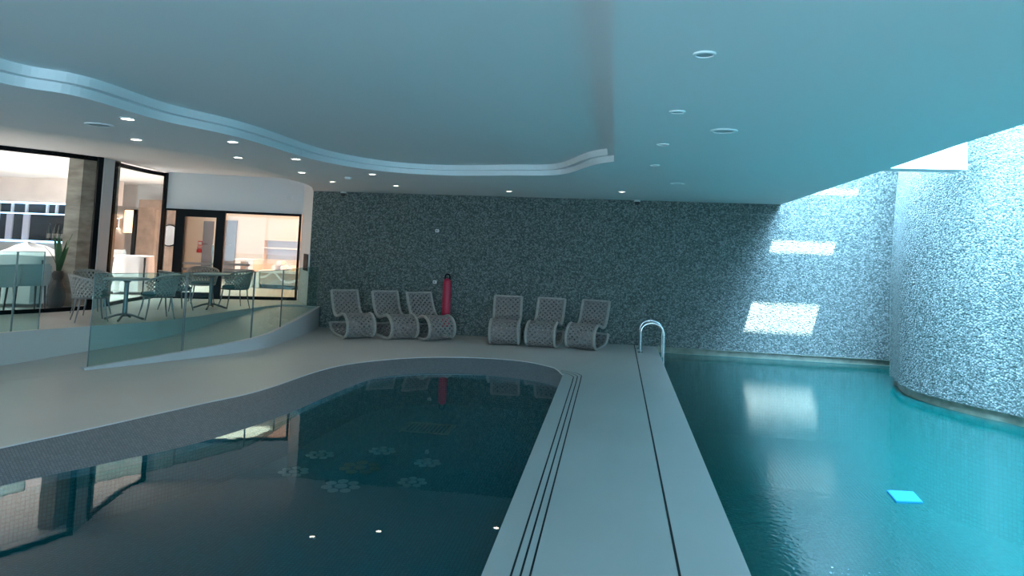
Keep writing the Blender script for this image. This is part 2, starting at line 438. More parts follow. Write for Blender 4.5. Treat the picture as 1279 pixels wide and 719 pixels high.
# ---- ceiling with coffer
cf = [at(*p, ZC) for p in [(0, 103), (100, 121), (200, 150), (300, 172), (400, 201), (480, 214), (560, 219), (640, 219), (700, 218)]]
XC = -.03
cf = [(-4.6, -3, 0), (-4.5, -1, 0), (-4.1, 1.2, 0), (-3.75, 2.7, 0)] + [(p.x, p.y, 0) for p in cf] + [(-.25, 7.6, 0), (XC, 7.25, 0)]
coff = spline(cf, 8)
loopc = [(p.x, p.y) for p in coff] + [(XC, 3), (XC, -3)]
soft = [(-9.3, -5, 0), (-7.2, 0, 0), (-6.1, 3, 0)] + [at(*p, ZC) for p in [(0, 157), (100, 171), (260, 195), (340, 215), (385, 231)]]
soft = [Vector((p[0], p[1], 0)) for p in soft] + [Vector((pl, YW, 0))]
softc = spline(soft, 6)
cpoly = [(p.x, p.y) for p in softc] + ceilEdge
struct(flat(cpoly, [loopc], ZC, 'ceiling', MT['ceil'], up=False))
def ins(loop, d):
    c = []; n = len(loop)
    for i in range(n):
        a = Vector(loop[i - 1]); p = Vector(loop[i]); b = Vector(loop[(i + 1) % n])
        e1 = (p - a).normalized(); e2 = (b - p).normalized(); nrm = Vector((e1.y + e2.y, -e1.x - e2.x)).normalized()
        c.append(p + nrm * d)
    return c
in1 = ins(loopc, .07)
if abs(in1[-1].x - 0) < abs(XC) or in1[-2].x > XC: in1 = ins(loopc, -.045)
z1, z2 = ZC + .065, ZC + .13
mb = MB()
mb.strip([[(p[0], p[1], ZC) for p in loopc], [(p[0], p[1], z1) for p in loopc], [(p[0], p[1], z1) for p in in1], [(p[0], p[1], z2) for p in in1]], closed=True)
struct(mb.build('trim_11', MT['ceil']))
struct(flat([(p[0], p[1]) for p in in1], [], z2, 'ceiling_coffer', MT['ceil'], up=False))
# fascia up into the shaft, and an unseen roof with three openings cut to cast the sun patches
mb = MB(); mb.strip([[(x, y, ZC) for x, y in ceilEdge], [(x, y, ZR + .05) for x, y in ceilEdge]]); struct(mb.build('wall_shaft', MT['white']))
sun_d = Vector((-.27, .28, -1.0))
def back(px, py):
    p = atY(px, py, YW); t = (ZL - p.z) / sun_d.z
    q = p + sun_d * t; return (q.x, q.y)
openings = [[back(*p) for p in q] for q in (
    [(938, 378), (1022, 382), (1015, 417), (930, 412)],
    [(963, 300), (1043, 303), (1042, 317), (962, 315)],
    [(1000, 236), (1072, 236), (1072, 243), (1000, 243)])]
def rect(q):
    xs = sorted(p[0] for p in q); ys = sorted(p[1] for p in q)
    return [((xs[0] + xs[1]) / 2, (ys[0] + ys[1]) / 2), ((xs[2] + xs[3]) / 2, (ys[0] + ys[1]) / 2), ((xs[2] + xs[3]) / 2, (ys[2] + ys[3]) / 2), ((xs[0] + xs[1]) / 2, (ys[2] + ys[3]) / 2)]
openings = [rect(q) for q in openings]
struct(flat([(1.9, YL2), (8, YL2), (8, YW + .6), (1.9, YW + .6)], openings, ZL, 'ceiling_sun_mask', MT['white'], up=False))  # unseen low roof, added so sun clears the bulging wall
struct(flat([(1.9, -5.2), (8, -5.2), (8, YL2), (1.9, YL2)], [], ZR, 'ceiling_shaft', MT['white'], up=False))
mb = MB(); mb.box((1.9, YL2, ZL), (8, YL2 + .1, ZR + .05)); struct(mb.build('wall_added_riser', MT['white']))  # unseen riser, added to close the step between the two roofs

# ---- terrace, ramp, curb
te = [at(*p, ZT) for p in [(0, 416), (115, 407), (215, 399), (318, 384)]]
te = [Vector((-8.9, -5, ZT)), Vector((-8.5, 2, ZT)), Vector((-7.9, 6, ZT))] + te + [Vector((-6.3, 13.1, ZT))]
TE = spline(te, 6)
DW0, DW1 = tuple(at(196, 371.5, .40).xy), (-6.45, 14.06)                     # door wall
RW = (pl, YW)                                                # return wall end
cb_b = [at(*p, 0) for p in [(0, 475), (110, 462), (218, 450), (320, 437), (360, 425), (398, 409)]]
CB = spline([(-7.9, 5.5, 0)] + cb_b + [(pl + .02, YW - .02, 0)], 6)
n = 60
TEr = resample([p for p in TE if p.y > 5.4], n); CBr = resample(CB, n)
y0 = cb_b[1].y
def rz_(p): return max(.0, min(1, (p.y - y0) / (12.9 - y0))) * (ZT - .04)
mb = MB()
mb.strip([[Vector((p.x, p.y, rz_(p) + .004)) for p in CBr], [Vector((p.x - .0, p.y, rz_(q) + .004)) for p, q in zip(TEr, CBr)]], flip=True)
struct(mb.build('floor_ramp', MT['terrace'], smooth=True))
CBk = [p for p in CBr if p.y >= y0 - .05]
CBi = offset(CBk, .10)
if CBi[5].x > CBk[5].x: CBi = offset(CBk, -.10)
mb = MB(); zt = [rz_(p) + .03 for p in CBk]
mb.strip([[Vector((p.x, p.y, 0)) for p in CBk], [Vector((p.x, p.y, z)) for p, z in zip(CBk, zt)], [Vector((p.x, p.y, z)) for p, z in zip(CBi, zt)], [Vector((p.x, p.y, 0)) for p in CBi]])
struct(mb.build('trim_12', MT['trim'], smooth=True))
tpoly = [(p.x, p.y) for p in TE] + [RW, (-5.2, 20.5), (-17, 20.5), (-17, -5)]
struct(flat(tpoly, [], ZT, 'floor_terrace', MT['terrace']))
TEr_ = TE + [Vector((RW[0], RW[1], ZT))]
mb = MB(); mb.strip([[Vector((p.x, p.y, ZT)) for p in TEr_], [Vector((p.x, p.y, 0)) for p in TEr_]]); struct(mb.build('trim_13', MT['terrace']))

# ---- terrace ceiling
WB = [(-12.5, -5), (-10.6, 5), (-9.9, 7.2), (-9.3, 8.7)] + [tuple(at(*p, ZT).xy) for p in [(0, 393), (60, 390), (112, 386.5)]]
WP = [tuple(at(*p, ZT).xy) for p in [(116, 386), (129, 383.5)]]
WC = [tuple(at(*p, ZT).xy) for p in [(131, 383), (160, 377), (176, 374.3), (187, 372.8)]] + [DW0]
wl = [Vector((p[0], p[1], 0)) for p in WB + WP + WC + [DW1, RW]]
a = resample(softc, 90); b = resample(spline(wl, 4), 90)
# pair the ends
mb = MB(); mb.strip([[Vector((p.x, p.y, ZC)) for p in a], [Vector((p.x * .5 + q.x * .5, p.y * .5 + q.y * .5, ZS - .06)) for p, q in zip(a, b)], [Vector((q.x, q.y, ZS)) for q in b]])
struct(mb.build('ceiling_terrace', MT['ceil'], smooth=True))

# ---- windows to the restaurant
def wallstrip(pts, z0, z1, th, name, m, parent=None, side=1):
    P = [Vector((p[0], p[1], 0)) for p in pts]; Q = offset(P, th * side)
    mb = MB(); n = len(P)
    mb.strip([[Vector((p.x, p.y, z0)) for p in P], [Vector((p.x, p.y, z1)) for p in P], [Vector((p.x, p.y, z1)) for p in Q], [Vector((p.x, p.y, z0)) for p in Q], [Vector((p.x, p.y, z0)) for p in P]])
    for i in (0, -1):
        mb.add([(P[i].x, P[i].y, z0), (Q[i].x, Q[i].y, z0), (Q[i].x, Q[i].y, z1), (P[i].x, P[i].y, z1)], [(0, 1, 2, 3)])
    return mb.build(name, m, parent, smooth=True)
wbs = spline([(p[0], p[1], 0) for p in WB], 6); wcs = spline([(p[0], p[1], 0) for p in WC], 6)
def window(num, pts, z0, z1, ends=(True, True), fw=.05):
    g = struct(wallstrip(pts, z0 + .02, z1 - .02, .015, 'window_%d' % num, MT['wglass']))
    wallstrip(pts, z0, z0 + .06, fw, 'window_sill', MT['black'], g)
    wallstrip(pts, z1 - .07, z1, fw, 'window_head', MT['black'], g)
    for e, i in zip(ends, (0, -1)):
        if e:
            p = Vector(pts[i]); q = Vector(pts[1 if i == 0 else -2]); d = (q - p).normalized() * .085
            wallstrip([p, p + d], z0, z1, fw, 'window_jamb', MT['black'], g)
    return g
window(2, wbs, ZT, ZS, (False, True))
window(3, wcs, ZT, ZS - .02, (True, True))
P0 = Vector((*WP[0], 0)); P1 = Vector((*WP[1], 0))
struct(wallstrip([P0, P1], ZT, ZS + .02, .10, 'trim_14', MT['pillar']))

# ---- door wall: bulkhead, sidelight, door, fixed window
ax = Vector((DW1[0] - DW0[0], DW1[1] - DW0[1], 0)); LW = ax.length; ax.normalize(); nx = Vector((ax.y, -ax.x, 0))
def dwp(px, py):
    p = onwall(px, py, DW0, DW1); return ((p - Vector((*DW0, 0))).dot(ax), p.z)
DWr = math.atan2(ax.y, ax.x)
def dbox(mb, u0, u1, z0, z1, d0=-.04, d1=.04, bev=0):
    m = MB(); m.box((u0, d0, z0), (u1, d1, z1), bev=bev); rm = Matrix.Rotation(DWr, 3, 'Z')
    mb.add([rm @ Vector(v) + Vector((*DW0, 0)) for v in m.v], m.f); return mb
zh = dwp(300, 264)[1]
mb = MB(); dbox(mb, -.0, LW, zh, ZS + .02, 0, .15); struct(mb.build('wall_west', MT['white']))
u1, u2, u3 = dwp(218, 300)[0], dwp(280, 300)[0], dwp(375, 300)[0]
g = dbox(MB(), .04, u1, ZT + .03, zh - .03, .03, .042); g = struct(g.build('window_4', MT['wglass']))
for q in ((0, .06, ZT, zh), (.06, u1, ZT, ZT + .05), (.06, u1, zh - .04, zh)): dbox(MB(), *q).build('window_frame', MT['black'], g)
g = dbox(MB(), u2 + .03, u3 - .03, ZT + .05, zh - .04, .03, .042); g = struct(g.build('window_5', MT['wglass']))
for q in ((u2, u3, ZT, ZT + .06), (u2, u3, zh - .05, zh), (u3 - .045, u3, ZT + .06, zh - .05)): dbox(MB(), *q).build('window_frame', MT['black'], g)
d = MB(); iu0, iu1 = dwp(230, 300)[0], dwp(269, 300)[0]; iz = dwp(250, 271)[1]
for q in ((u1, iu0, ZT, zh), (iu1, u2, ZT, zh), (iu0, iu1, iz, zh), (iu0, iu1, ZT, ZT + .12)): dbox(d, *q, -.06, .05)
d = struct(d.build('door_1', MT['black']))
dbox(MB(), iu0, iu1, ZT + .12, iz, .0, .012).build('door_glass', MT['wglass'], d)
h0 = dwp(267, 306); h1 = dwp(267, 341); mb = MB()
rm = Matrix.Rotation(DWr, 3, 'Z'); o0 = Vector((*DW0, 0))
hp = lambda u, dd, z: rm @ Vector((u, dd, z)) + o0
mb.tube([hp(h0[0], -.06, h0[1]), hp(h0[0], -.12, h0[1]), hp(h0[0], -.12, h1[1] - .3), hp(h0[0], -.06, h1[1] - .3)], .014, 8)
mb.build('door_handle', MT['steel'], d, smooth=True)
# frosted stripes on the glass: three per pane
for pane, (ua, ub) in ((d, (iu0, iu1)), (g, (u2 + .03, dwp(312, 330)[0]))):
    for yy in (329, 336, 343):
        zz = dwp(255, yy)[1]; dbox(MB(), ua, ub, zz - .025, zz + .02, -.006, -.002).build('frosted_stripe', MT['frost'], pane)
u_, z_ = dwp(362, 247)
p = hp(u_, -.03, z_); t = thing('motion_sensor', 'small white motion sensor on the white bulkhead over the orange window', 'sensor', p, DWr)
MB().box((-.05, -.03, -.04), (.05, .03, .04), bev=.012).build('housing', MT['plastic'], t)
mb = MB(); mb.tube([(0, -.03, -.005), (0, -.045, -.005)], .022, 12); mb.build('lens', MT['plastic'], t, smooth=True)
# return wall to the pebble wall
struct(wallstrip([Vector((*DW1, 0)), Vector((*RW, 0))], -.0, ZS, .12, 'wall_return', MT['white'], side=1))
struct(wallstrip([Vector((DW1[0], DW1[1], 0)), Vector((DW1[0] + .01, DW1[1] - .01, 0))], ZT, ZS, .12, 'trim_15', MT['white']))

# ---- outer enclosure
mb = MB(); mb.box((-17.2, -5.3, -.2), (-4, -5.1, 8.2)); mb.box((2, -5.3, -.2), (8.2, -5.1, 8.2)); mb.box((-4, -5.3, 2.5), (2, -5.1, 8.2)); mb.box((-4, -5.3, -.2), (2, -5.1, .02)); struct(mb.build('wall_south', MT['white']))
mb = MB(); mb.box((-4, -5.21, .02), (2, -5.19, 2.5)); g_ = struct(mb.build('window_6', MT['wglass']))
for k in range(4): MB().box((-4 + k * 2 - .04, -5.26, .02), (-4 + k * 2 + .04, -5.14, 2.5)).build('window_mullion', MT['black'], g_)
mb = MB(); mb.box((7.9, -5.2, -1.5), (8.1, YW + .1, 8.2)); struct(mb.build('wall_outer', MT['white']))
mb = MB(); mb.box((-17.2, -5.2, 0), (-17.0, 20.6, 3.3)); struct(mb.build('wall_restaurant', MT['travertine']))
mb = MB(); mb.box((-17.2, 20.5, 0), (-4.6, 20.7, 3.3)); struct(mb.build('wall_far', MT['warmwall']))
mb = MB(); mb.box((-5.2, 13.35, 0), (-5.0, 20.6, 3.3)); struct(mb.build('wall_reception', MT['warmwall']))
rp = [(-17.1, -5), (-12.5, -5)] + [(p[0], p[1]) for p in WB[1:] + WP + WC] + [DW1, (-5.1, 13.4), (-5.1, 20.6), (-17.1, 20.6)]
struct(flat(rp, [], 3.0, 'ceiling_restaurant', MT['white'], up=False))
struct(flat([(-17.3, -5.4), (2.2, -5.4), (2.4, 4), (XE - .05, YW + .2), (-4.4, YW + .2), (-4.4, 21), (-17.3, 21)], [], 3.35, 'ceiling_roof', MT['white']))
mb = MB(); mb.box((-5.5, YW + .02, 0.02), (XE, YW + .2, 3.4)); struct(mb.build('wall_backing', MT['white']))

# ================================================================== THINGS ON THE DECK
# ---- rocking loungers
def make_lounger(label):
    t = thing('rocking_lounger', label, 'lounger', group='woven loungers along the pebble wall')
    prof = spline([(-.60, .84), (-.52, .66), (-.42, .48), (-.30, .385), (-.15, .375), (.0, .42), (.12, .445), (.25, .41), (.355, .31), (.385, .19), (.34, .08), (.22, .018), (.05, .012), (-.15, .012), (-.35, .035), (-.50, .11), (-.57, .20)], 5)
    P = [(p.x, p.y * .9) for p in prof]; W = .245
    for sy in (-1, 1):
        mb = MB(); mb.tube([(p[0], sy * W, p[1] + .008) for p in P], .026, 8); mb.build('side_frame', MT['ropeframe'], t, smooth=True)
    for p in (P[0], P[-1]):
        mb = MB(); mb.tube([(p[0], -W, p[1] + .008), (p[0], W, p[1] + .008)], .02, 8); mb.build('cross_rail', MT['ropeframe'], t, smooth=True)
    cum = [0]
    for i in range(1, len(P)): cum.append(cum[-1] + math.hypot(P[i][0] - P[i - 1][0], P[i][1] - P[i - 1][1]))
    L = cum[-1]
    def S(s, w, o):
        s = min(max(s, 0), L); i = 0
        while i < len(cum) - 2 and cum[i + 1] < s: i += 1
        f = (s - cum[i]) / (cum[i + 1] - cum[i]); a, b = P[i], P[i + 1]
        dx, dz = b[0] - a[0], b[1] - a[1]; l = math.hypot(dx, dz)
        return Vector((a[0] + dx * f - dz / l * o, w, a[1] + dz * f + dx / l * o + .008))
    mb = MB(); step = .088; hw = .0185
    k = -int(2 * W / step) - 1
    while k * step < L + 2 * W:
        for sg in (1, -1):
            pts = []
            for j in range(11):
                w = -W + 2 * W * j / 10; s = k * step + (w + W)
                if -.001 <= s <= L: pts.append((s, w * sg, .004 * sg * (1 if j % 2 else -1) + .002))
            if len(pts) < 2: continue
            rows = [[S(s - hw * 1.3, w, o + .004) for s, w, o in pts], [S(s, w, o + .011) for s, w, o in pts], [S(s + hw * 1.3, w, o + .004) for s, w, o in pts], [S(s, w, o - .004) for s, w, o in pts], [S(s - hw * 1.3, w, o + .004) for s, w, o in pts]]
            mb.strip(rows)
        k += 1
    mb.build('woven_sling', MT['rope'], t, smooth=True)
    return t
lsp = [  # left base px, right base px (front edge on the floor), yaw, label
    ((427, 421), (468, 424), 40, 'taupe woven rocking lounger nearest the terrace ramp, leftmost of all'),
    ((481, 423), (522, 424), 41, 'taupe woven rocking lounger between the leftmost one and the one beside the red rescue tube'),
    ((532, 421), (573, 424), 42, 'taupe woven rocking lounger standing in front of the red rescue tube'),
    ((617, 425), (652, 427), 5, 'taupe woven rocking lounger facing straight out, first to the right of the red rescue tube'),
    ((661, 427), (697, 431), -6, 'taupe woven rocking lounger in the middle of the trio by the steel pool rail'),
    ((709, 430), (747, 434), -14, 'taupe woven rocking lounger nearest the steel pool rail')]
proto = None
for a, b, yaw, lab in lsp:
    p = (at(*a) + at(*b)) / 2; p.z = 0
    view = math.atan2(-p.y, -p.x)
    rz = R(-90) + R(yaw)
    fx, fy = math.cos(rz), math.sin(rz)
    loc = (p.x - fx * .25, min(p.y - fy * .25, YW - .68), 0)
    if proto is None: proto = make_lounger(lab); proto.location = loc; proto.rotation_euler = (0, 0, rz)
    else: dup(proto, loc, rz, lab)

# ---- rescue tube, hook, wall fixtures
bt = atY(559, 346, YW - .09); x = bt.x
t = thing('rescue_tube', 'red foam rescue tube hung upright on the pebble wall behind the loungers', 'rescue tube', (x, YW - .09, bt.z - .93))
mb = MB(); mb.lathe([(.0, 0), (.05, .012), (.072, .05), (.08, .1), (.08, .8), (.072, .86), (.045, .9), (.0, .915)], 20, sq=(1, .8)); mb.build('foam_body', MT['red'], t, smooth=True)
mb = MB(); mb.tube(spline([(-.045, 0, .88), (-.04, .01, .96), (0, .02, .985), (.04, .01, .96), (.045, 0, .88)], 4), .014, 6); mb.build('strap_loop', MT['black'], t, smooth=True)
mb = MB(); mb.tube([(0, .085, .975), (0, .0, .975), (0, -.01, .995)], .008, 6); mb.build('wall_hook', MT['black'], t, smooth=True)
def wallbox(px, py, name, lab, cat, m1=MT['plastic']):
    p = atY(px, py, YW - .02); t = thing(name, lab, cat, p)
    MB().box((-.035, -.02, -.03), (.035, .02, .03), bev=.008).build('housing', m1, t)
    mb = MB(); mb.tube([(0, -.02, 0), (0, -.032, 0)], .018, 12); mb.build('button', MT['speaker'], t, smooth=True)
wallbox(543, 352, 'wall_switch', 'small white switch box on the pebble wall beside the rescue tube', 'switch')
wallbox(546, 288, 'wall_sensor', 'small round white sensor high on the pebble wall above the loungers', 'sensor')
def cctv(px, py, lab):
    p = atY(px, py, YW - .10); p.z = ZC; t = thing('security_camera', lab, 'camera', p)
    mb = MB(); mb.lathe([(.055, 0), (.055, -.03), (.03, -.035)], 16); mb.build('mount', MT['plastic'], t, smooth=True)
    mb = MB(); mb.lathe([(.045, -.03), (.048, -.055), (.035, -.085), (.0, -.1)], 16); mb.build('dome', MT['dark'], t, smooth=True)
cctv(429, 237, 'white dome security camera under the ceiling at the terrace end of the pebble wall')
cctv(796, 251, 'white dome security camera under the ceiling above the pool rail')

# ---- pool rail (two looped tubes with treads)
t = thing('pool_ladder', 'polished steel pool ladder rails looping over the end of the walkway', 'pool ladder', (0, 0, 0))
for y in (12.75, 12.30):
    mb = MB()
    mb.tube(spline([(.47, y, .0), (.47, y, .2), (.475, y, .36), (.53, y, .455), (.66, y, .50), (.78, y, .46), (.845, y, .36), (.85, y, .2), (.85, y, -.1), (.85, y, -.9)], 6), .021, 10); mb.build('hand_rail', MT['steel'], t, smooth=True)
    mb = MB(); mb.lathe([(.045, 0), (.045, .012), (.025, .02)], 16, (.47, y, 0)); mb.build('floor_flange', MT['steel'], t, smooth=True)
for z in (-.3, -.6, -.85):
    MB().box((.81, 12.30, z), (.89, 12.75, z + .025), bev=.006).build('tread', MT['steel'], t)

# ---- kickboard floating on the lap pool
q = [at(*p, ZW) for p in [(1107, 613), (1141, 615), (1153, 628), (1119, 627)]]
c = sum(q, Vector()) / 4
mb = MB()
mb.prism([(p.x - c.x, p.y - c.y) for p in q], -.018, .012)
o = mb.build('swim_float', MT['foam'], loc=c)
md = o.modifiers.new('bevel', 'BEVEL'); md.width = .008; md.segments = 2
tag(o, 'small blue foam swim float lying on the bright water of the right pool', 'float')

# ---- medallions and drains on the floor of the left pool
zf = zb + .004
def medal(px, py, r, lab, m):
    r *= .8; p = at(px, py, zb); t = thing('floor_medallion', lab, 'mosaic medallion', (p.x, p.y, zb), 0, 'mosaic medallions on the pool floor')
    mb = MB()
    mb.lathe([(r * .3, 0), (r * .3, .006)], 14); mb.build('centre', m, t)
    for k in range(7):
        a = 2 * math.pi * k / 7
        mb = MB(); mb.lathe([(r * .26, 0), (r * .26, .005)], 12, (math.cos(a) * r * .68, math.sin(a) * r * .68, 0)); mb.build('petal', m, t)
for (px, py, r, lab, m) in (
    (400, 568, .20, 'pale flower medallion on the left pool floor below the warm window reflection', MT['medal']),
    (478, 563, .20, 'pale flower medallion on the left pool floor furthest from the terrace in the far row', MT['medal']),
    (534, 578, .19, 'pale flower medallion on the left pool floor nearest the walkway in its row', MT['medal']),
    (450, 584, .28, 'large brown medallion in the middle of the left pool floor', MT['brownm']),
    (426, 607, .24, 'pale flower medallion in front of the large brown one on the left pool floor', MT['medal']),
    (515, 602, .19, 'pale flower medallion nearest the walkway in the front row of the left pool floor', MT['medal']),
    (367, 589, .20, 'pale flower medallion nearest the terrace on the left pool floor', MT['medal'])):
    medal(px, py, r, lab, m)
p = at(535, 535, zb)
t = thing('floor_drain', 'rectangular drain grate at the far end of the left pool floor', 'drain', (p.x, p.y, zb))
mb = MB()
for q in ((-.30, -.22, .30, -.19), (-.30, .19, .30, .22), (-.30, -.19, -.27, .19), (.27, -.19, .30, .19)): mb.box((q[0], q[1], 0), (q[2], q[3], .012))
mb.build('frame', MT['grate'], t)
mb = MB()
for k in range(11): mb.box((-.265 + k * .05, -.19, .002), (-.24 + k * .05, .19, .008))
mb.build('grille', MT['grate'], t)

# ---- ceiling fittings
lit = [((159.5, 147.5), 'lit downlight nearest the viewer beside the coffer'), ((170.5, 173.5), 'lit downlight above the pillar between the two restaurant windows'),
       ((291, 176.5), 'lit downlight beside the coffer, second along its rim'), ((297.5, 196), 'lit downlight above the bulkhead over the black door'),
       ((370, 198), 'lit downlight beside the coffer, third along its rim'), ((377.5, 215), 'lit downlight in front of the upper corner of the orange window'),
       ((415.5, 226.5), 'lit downlight nearest the corner camera'), ((465, 217), 'lit downlight beside the far curve of the coffer'),
       ((495, 231.5), 'lit downlight in the row along the pebble wall, above the leftmost loungers'), ((636, 238.5), 'lit downlight along the pebble wall, above the gap between the loungers'),
       ((777, 239), 'lit downlight in the row along the pebble wall, nearest the pool rail')]
def fitting(name, lab, cat, p, r, core, group):
    t = thing(name, lab, cat, p, 0, group)
    mb = MB(); mb.lathe([(r * 1.0, 0.0), (r * 1.0, -.008), (r * .8, -.01), (r * .72, -.002)], 24); mb.build('bezel', MT['plastic' if core == 'lamp' else 'ceil'], t, smooth=True)
    mb = MB(); mb.lathe([(r * .74, -.001), (r * .74, -.005)], 24); mb.build('lens' if core == 'lamp' else 'grille', MT[core], t)
    return t
for (px, py), lab in lit:
    p = at(px, py, ZC)
    fitting('downlight', 'small round white ' + lab, 'downlight', p, .06, 'lamp', 'lit downlights in the lower ceiling')
    ld = bpy.data.lights.new('downlight_lamp', 'SPOT'); ld.energy = 4.5; ld.color = (1, .93, .84); ld.spot_size = R(95); ld.spot_blend = .6; ld.shadow_soft_size = .04
    lo = bpy.data.objects.new('downlight_lamp', ld); C.objects.link(lo); lo.location = (p.x, p.y, ZC - .03)
for (px, py), r, lab in (((880, 67), .05, 'unlit round downlight over the walkway, nearest the viewer'), ((846, 139), .05, 'unlit round downlight over the walkway, second from the viewer'),
                         ((828, 180), .05, 'unlit round downlight over the walkway, third from the viewer'), ((818, 206), .05, 'unlit round downlight over the walkway, furthest from the viewer')):
    fitting('unlit_downlight', lab, 'downlight', at(px, py, ZC), r, 'speaker', 'unlit downlights over the walkway')
for (px, py), r, lab in (((904, 163), .095, 'round grey ceiling speaker over the lap pool edge, the nearer one'), ((846, 229), .095, 'round grey ceiling speaker near the pebble wall, the farther one on the right side'),
                         ((124, 155.5), .11, 'round grey ceiling speaker near the restaurant windows beside the nearest lit downlight')):
    fitting('ceiling_speaker', lab, 'speaker', at(px, py, ZC), r, 'speaker', 'ceiling speakers')
for (px, py), lab in (((435, 221), 'tiny smoke detector on the ceiling near the corner camera'),):
    p = at(px, py, ZC); t = thing('smoke_detector', lab, 'smoke detector', p)
    mb = MB(); mb.lathe([(.05, 0), (.05, -.02), (.035, -.035)], 16); mb.build('cap', MT['plastic'], t, smooth=True)

# ---- intercom panel on the return wall
a = onwall(384, 317, DW1, RW); b = onwall(384, 338, DW1, RW); dr = (Vector((*RW, 0)) - Vector((*DW1, 0))).normalized()
t = thing('wall_panel', 'tall black control panel in a white frame on the wall beside the orange window', 'control panel', (a + b) / 2, math.atan2(dr.y, dr.x))
hh = (a.z - b.z) / 2
MB().box((-.27, -.03, -hh - .03), (.27, -.005, hh + .03), bev=.006).build('frame', MT['plastic'], t)
MB().box((-.23, -.04, -hh), (.23, -.028, hh), bev=.004).build('screen', MT['black'], t)

# ---- glass balustrades
def panel(pts, z0s, ztop, label, group, cover=True):
    P = [Vector((p.x, p.y, 0)) for p in pts]; Q = offset(P, .015)
    t = thing('glass_balustrade', label, 'balustrade', (0, 0, 0), 0, group)
    mb = MB(); n = len(P)
    rows = [[Vector((p.x, p.y, z)) for p, z in zip(P, z0s)], [Vector((p.x, p.y, ztop)) for p in P], [Vector((p.x, p.y, ztop)) for p in Q], [Vector((p.x, p.y, z)) for p, z in zip(Q, z0s)]]
    mb.strip(rows); mb.build('glass_pane', MT['glass'], t)
    for i, nm in ((0, 'edge_seal'), (-1, 'edge_seal')):
        mb = MB(); mb.tube([Vector((P[i].x, P[i].y, z0s[i])), Vector((P[i].x, P[i].y, ztop))], .007, 6); mb.build(nm, MT['seal'], t)
    mb = MB(); mb.tube([Vector((p.x, p.y, ztop)) for p in P], .004, 6); mb.build('polished_edge', MT['seal'], t)
    return t
CM = [a.lerp(b, .5) for a, b in zip(CBk, CBi)]
cuts = [y0 + .02, at(216, 440, .08).y, at(295, 421, .18).y, at(360, 408, .26).y, YW - .15]
gl_lab = ['first clear glass balustrade panel at the low end of the ramp curb', 'second clear glass balustrade panel up the ramp, in front of the near terrace table', 'third clear glass balustrade panel up the ramp, in front of the far terrace table', 'last clear glass balustrade panel at the top of the ramp, meeting the pebble wall']
CMd = resample(CM, 900)
for i in range(4):
    seg = [p for p in CMd if cuts[i] + .008 <= p.y <= cuts[i + 1] - .008]
    panel(seg, [rz_(p) + .02 for p in seg], 1.17, gl_lab[i], 'glass panels along the ramp')
te2 = resample([p for p in TE if 4.5 < p.y < 9.4], 400)
yj, yk = at(2, 413, ZT).y, at(48, 411, ZT).y
for (ya, yb), lab in (((5.6, yj - .003), 'clear glass balustrade panel on the terrace edge, cut by the frame'), ((yj + .003, yk), 'clear glass balustrade panel on the terrace edge in front of the pale dining chair')):
    seg = [Vector((p.x - .08, p.y, 0)) for p in te2 if ya <= p.y <= yb]
    panel(seg, [ZT] * len(seg), ZT + 1.0, lab, 'glass panels along the terrace edge')

# ---- terrace armchairs and tables
def make_chair(label):
    t = thing('terrace_armchair', label, 'armchair', group='woven armchairs on the terrace')
    mb = MB(); mb.lathe([(.0, .40), (.23, .40), (.25, .415), (.25, .445), (.23, .46), (.0, .47)], 24); mb.build('seat_cushion', MT['cushion'], t, smooth=True)
    mb = MB(); mb.tube([(.255 * math.cos(a), .255 * math.sin(a), .395) for a in [2 * math.pi * k / 24 for k in range(24)]], .014, 8, closed=True); mb.build('seat_ring', MT['chairleg'], t, smooth=True)
    a0, a1 = R(62), R(298)
    def S(u, v):
        a = a0 + (a1 - a0) * u; m = math.sin(math.pi * u)
        top = .60 + .17 * m ** .8; z = .385 + (top - .385) * v; r = .25 + (.055 + .03 * m) * v
        return Vector((r * math.cos(a), r * math.sin(a), z))
    mb = MB()
    mb.tube([S(k / 30, 1) for k in range(31)], .017, 8); mb.build('top_rim', MT['chairrope'], t, smooth=True)
    mb = MB(); N = 20
    for k in range(-4, N + 1):
        for sg in (0, 1):
            pts = []
            for j in range(8):
                v = j / 7; u = (k + 4 * v) / N
                if 0 <= u <= 1: pts.append((u if sg == 0 else 1 - u, v))
            if len(pts) < 2: continue
            w = .013
            rows = [[S(min(1, max(0, u - w)), v) for u, v in pts], [S(u, v) * 1.0 + Vector((0, 0, 0)) + (S(u, v) - Vector((0, 0, S(u, v).z))).normalized() * (.008 + .004 * sg) for u, v in pts], [S(min(1, max(0, u + w)), v) for u, v in pts]]
            mb.strip(rows)
    mb.build('woven_back', MT['chairrope'], t, smooth=True)
    for a in (45, 135, 225, 315):
        c, s = math.cos(R(a)), math.sin(R(a)); mb = MB()
        mb.tube(spline([(.245 * c, .245 * s, .40), (.275 * c, .275 * s, .2), (.33 * c, .33 * s, .0)], 4), [.014] * 5 + [.012, .011, .01, .01], 8); mb.build('leg', MT['chairleg'], t, smooth=True)
    return t
def make_table(label):
    t = thing('terrace_table', label, 'table', group='round pedestal tables on the terrace')
    mb = MB(); mb.lathe([(.0, .715), (.36, .715), (.375, .725), (.375, .735), (.36, .745), (.0, .746)], 36); mb.build('table_top', MT['tabletop'], t, smooth=True)
    mb = MB(); mb.lathe([(.05, .06), (.04, .10), (.038, .66), (.09, .715)], 18); mb.build('pedestal', MT['chairleg'], t, smooth=True)
    for k in range(4):
        a = R(20 + 90 * k); c, s = math.cos(a), math.sin(a); mb = MB()
        mb.tube(spline([(.0, 0, .10), (.12 * c, .12 * s, .085), (.25 * c, .25 * s, .04), (.33 * c, .33 * s, .014)], 4), .02, 8); mb.build('foot', MT['chairleg'], t, smooth=True)
    return t
